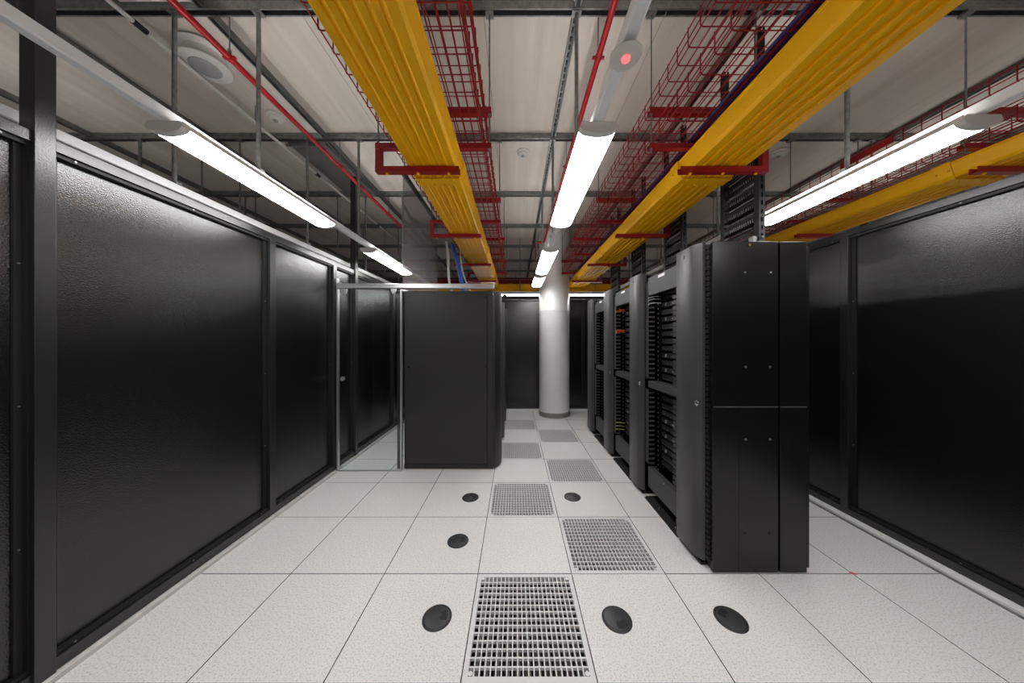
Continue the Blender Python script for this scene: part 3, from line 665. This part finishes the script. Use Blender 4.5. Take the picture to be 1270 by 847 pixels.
for k in range(3):
    root, Ya, Yb = rack(k)
    for i in range(26):
        z = .335 + i * .0667
        if z + .04 > 1.050 and z < 1.114 or z + .04 > 2.06: continue
        panel_unit(1.372, Ya, Yb, z, (i * 7 + i // 3) % 3, root)
    for (za, zb) in ((.32, 1.03), (1.13, 1.90)):      # deep cable fingers on the near flank
        b = MB(); z = za; b.prism([(1.345, Ya + .031), (1.350, Ya + .031), (1.350, Ya + .19), (1.345, Ya + .19)], 'z', za, zb)
        while z < zb - .02:
            b.prism([(1.300, Ya + .04), (1.345, Ya + .031), (1.345, Ya + .19), (1.312, Ya + .20)], 'z', z, z + .016); b.box(1.296, 1.302, Ya + .13, Ya + .19, z - .006, z + .022); z += .0445
        b.build('finger_stack', M['finger'], root)
    if k == 1:
        for z in (1.865, 1.85, 1.62, 1.605, 1.59): cord(1.262, Yb - .0, z, M['orange'], root)
        for z in (.47, .43, .39): cord(1.262, Yb - .0, z, M['lime'], root)
    if k == 0:
        for z in (1.90, 1.875, 1.84): cord(1.262, Yb - .0, z, M['pale_cable'], root)

# vertical ladder frames between rack tops and ceiling
def ladder(k, Y0):
    Y1 = Y0 + .37; X0, X1 = 1.635, 1.675
    root = thing('ladder_frame', (1.655, (Y0 + Y1) / 2, 2.15), ['large slotted black ladder frame standing on the end of the rack row', 'second slotted black ladder frame along the rack row', 'third slotted black ladder frame along the rack row', 'farthest slotted black ladder frame on the rack row'][k], 'ladder frame', 'black ladder frames above the racks')
    for (ya, yb_) in ((Y0, Y0 + .04), (Y1 - .04, Y1)):
        b = MB()
        b.box(X0, X0 + .014, ya, ya + .003, 2.16, 3.60); b.box(X1 - .014, X1, ya, ya + .003, 2.16, 3.60)
        z = 2.16
        while z < 3.59:
            b.box(X0 + .014, X1 - .014, ya, ya + .003, z, min(z + .025, 3.60)); z += .055
        b.box(X0, X0 + .003, ya + .003, yb_, 2.16, 3.60); b.box(X1 - .003, X1, ya + .003, yb_, 2.16, 3.60)
        b.build('slotted_post', M['black_deep'], root)
    for i in range(6):
        z = 2.20 + i * .10
        b = MB(); y0, y1 = Y0 + .041, Y1 - .041
        b.box(X0, X0 + .003, y0, y1, z, z + .008); b.box(X0, X0 + .003, y0, y1, z + .036, z + .052)
        y = y0
        while y < y1 - .012: b.box(X0, X0 + .003, y, min(y + .010, y1), z + .008, z + .036); y += .019
        b.box(X0, X1, y0, y1, z + .052, z + .055); b.box(X0, X1, y0, y1, z, z + .003); b.box(X1 - .003, X1, y0, y1, z + .003, z + .020)
        b.build('rung', M['black_deep'], root)
    for i in range(6):
        z = 2.262 + i * .10
        b = MB(); b.tube([(X0 + .02, Y0 + .041, z + .01), (X0 + .02, Y1 - .041, z + .01)], .006, 6); b.build('tie_bar', M['steel'] if i % 2 else M['black_deep'], root)
    b = MB(); b.box(X0 - .02, X1 + .02, Y0 - .01, Y1 + .01, 2.144, 2.158); b.box(X0 - .03, X0 - .001, Y0 + .01, Y0 + .05, 2.158, 2.20)
    b.lathe((X0 + .02, Y0 - .0005, 2.19), [(.009, 0), (.006, -.008)], 10, 'y'); b.build('foot', M['steel'], root)
    b = MB(); b.box(X0 - .01, X1 + .01, Y0 + .003, Y1 - .003, 2.1325, 2.1435); b.build('foot_plate', M['rack_black'], root)
for k in range(4): ladder(k, 1.965 + .9 * k)

# ------------------------------------------------------------------ black cabinets on the other side
def cabinet(k, Y0, Y1):
    lab = ['large plain black cabinet with a flat side panel, facing the camera', 'second black cabinet in the row, only its bowed door edge showing', 'third black cabinet in the row, only its bowed door edge showing'][k]
    root = thing('equipment_cabinet', (-.76, (Y0 + Y1) / 2, 0), lab, 'cabinet', 'black cabinets in the row')
    b = MB(); b.box(-1.29, -.30, Y0 + .012, Y1 - .003, .012, 2.065); b.build('body', M['cabinet_black'], root, bevel=.003)
    if k == 0:
        b = MB(); b.box(-1.262, -.332, Y0, Y0 + .0115, .062, 2.035); sp = b.build('side_panel', M['cabinet_black'], root, bevel=.003)
        for (x, z) in ((-1.235, 2.0), (-.80, 2.005), (-.345, 2.0), (-1.235, 1.18), (-.345, 1.18)):
            s_ = MB(); s_.lathe((x, Y0 - .0005, z), [(.010, 0), (.010, -.002), (.006, -.0025)], 12, 'y'); s_.build('fastener', M['rack_black'], sp)
        b = MB(); b.box(-.323, -.262, Y0 - .002, Y0 + .0115, .012, 2.065); b.build('corner_post', M['cabinet_black'], root, bevel=.002)
        b = MB(); b.box(-1.29, -.322, Y0 + .002, Y0 + .0115, .012, .058); b.build('plinth', M['cabinet_black'], root, bevel=.002)
    # side facing the aisle: bowed door (matching the managers), flat rack front
    b = MB(); b.prism([(-.261, Y0 + .0), (-.240, Y0 + .006), (-.205, Y0 + .05), (-.172, Y0 + .13), (-.168, Y0 + .20), (-.172, Y0 + .27), (-.20, Y0 + .30), (-.261, Y0 + .30)], 'z', .03, 2.06)
    d_ = b.build('bowed_door', M['cabinet_black'], root, smooth=True)
    b = MB(); b.lathe((-.169, Y0 + .24, 1.06), [(.010, 0), (.012, .008)], 12, 'x'); b.build('lock', M['chrome'], d_)
    b = MB(); b.box(-.299, -.235, Y0 + .302, Y1 - .004, .04, 2.05); b.build('front_panel', M['cabinet_black'], root, bevel=.003)
    b = MB(); b.box(-1.28, -.27, Y0 + .02, Y1 - .01, .0005, .0115); b.build('foot_frame', M['black_deep'], root)
    return root
for k in range(3): cabinet(k, 3.385 + .9 * k, 4.285 + .9 * k)

# ------------------------------------------------------------------ sliding glass door
gd = thing('sliding_door', (-1.66, 3.36, 0), 'clear sliding glass door hanging from an aluminium rail between wall and cabinet', 'glass door')
b = MB(); b.box(-2.035, -.262, 3.325, 3.375, 2.082, 2.138); b.box(-2.035, -.262, 3.318, 3.325, 2.086, 2.098); b.box(-2.035, -.262, 3.318, 3.325, 2.122, 2.136); b.build('top_rail', M['alu'], gd, bevel=.003)
b = MB(); b.box(-.2615, -.245, 3.318, 3.375, 2.080, 2.14); b.build('rail_end_cap', M['alu'], gd)
b = MB(); b.box(-2.0355, -2.0265, 3.318, 3.37, 2.139, 2.20); b.box(-2.0265, -1.985, 3.318, 3.37, 2.139, 2.146); b.build('rail_bracket', M['alu'], gd)
b = MB(); b.box(-2.006, -1.325, 3.340, 3.350, .012, 2.075); gp = b.build('glass_pane', M['glass'], gd)
b = MB(); b.box(-2.036, -2.024, 3.33, 3.37, .012, 2.081); b.build('wall_strip', M['alu'], gd, bevel=.001)
b = MB(); b.box(-1.315, -1.296, 3.335, 3.372, .012, 2.081); b.build('cabinet_strip', M['alu'], gd, bevel=.001)
b = MB(); b.box(-1.355, -1.318, 3.352, 3.378, .012, 2.081); b.build('seal_strip', M['black_frame'], gd)
for x in (-1.945, -1.385):
    b = MB(); b.lathe((x, 3.339, 2.045), [(.026, 0), (.026, -.012), (.018, -.016)], 20, 'y'); b.box(x - .032, x + .032, 3.325, 3.3385, 2.05, 2.081); b.build('roller_clamp', M['alu'], gd)
b = MB(); b.lathe((-1.968, 3.339, 1.056), [(.024, 0), (.024, -.014), (.015, -.014), (.012, -.004)], 24, 'y'); b.build('pull_handle', M['alu'], gd, smooth=True)
b = MB(); b.box(-2.02, -1.30, 3.335, 3.356, .0005, .008); b.box(-1.35, -1.30, 3.325, 3.37, .0005, .03); b.build('floor_guide', M['alu'], gd)

# ------------------------------------------------------------------ clear plastic sheet above the cabinets
cs = thing('containment_sheet', (-1.30, 4.15, 2.08), 'clear shiny plastic sheet hanging from the ceiling above the black cabinets', 'plastic sheet')
b = MB(); n = 16
pr = [( -1.310 + .0012 * math.sin(i * 1.1), 3.40 + 1.5 * i / n) for i in range(n + 1)]
b.prism(pr + [(x + .003, y) for x, y in pr[::-1]], 'z', 2.09, 3.42); b.build('sheet', M['acrylic'], cs, smooth=True)
b = MB(); b.box(-1.33, -1.29, 3.38, 4.92, 3.4205, 3.47); b.build('top_channel', M['black_frame'], cs)
for y in (3.45, 4.85):
    b = MB(); b.tube([(-1.31, y, 3.4705), (-1.31, y, 3.655)], .006, 8); b.build('hanger_rod', M['steel'], cs)
b = MB(); b.box(-1.322, -1.296, 3.385, 4.92, 2.067, 2.089); b.build('bottom_channel', M['alu'], cs)

# cables rising from the cabinets to the baskets
for k, (x0, x1, y, m, lab, r) in enumerate(((-.83, -.63, 3.85, 'blue', 'thick blue cable bundle curving down to the cabinet tops', .026), (-.90, -.80, 3.75, 'pale_cable', 'pale cable bundle hanging beside the blue one above the cabinets', .016), (-.76, -.58, 3.92, 'pale_cable', 'thin pale cable between the blue bundle and the yellow duct', .010), (-.84, -.76, 4.55, 'orange', 'thin orange-brown cable drop behind the blue bundle', .008))):
    b = MB(); pts = []
    for i in range(13):
        t = i / 12; xx = x0 + (x1 - x0) * (t ** 1.4); zz = 2.74 - .668 * t
        pts.append((xx + .02 * math.sin(t * 5 + k), y + .04 * math.sin(t * 3), zz))
    b.tube([(x0 + .01, y - .01, 2.755)] + pts, r, 10)
    tag(b.build('cable_drop', M[m], smooth=True), lab, 'cable', None)
for o in bpy.data.objects:
    if '_w' in o: del o['_w']
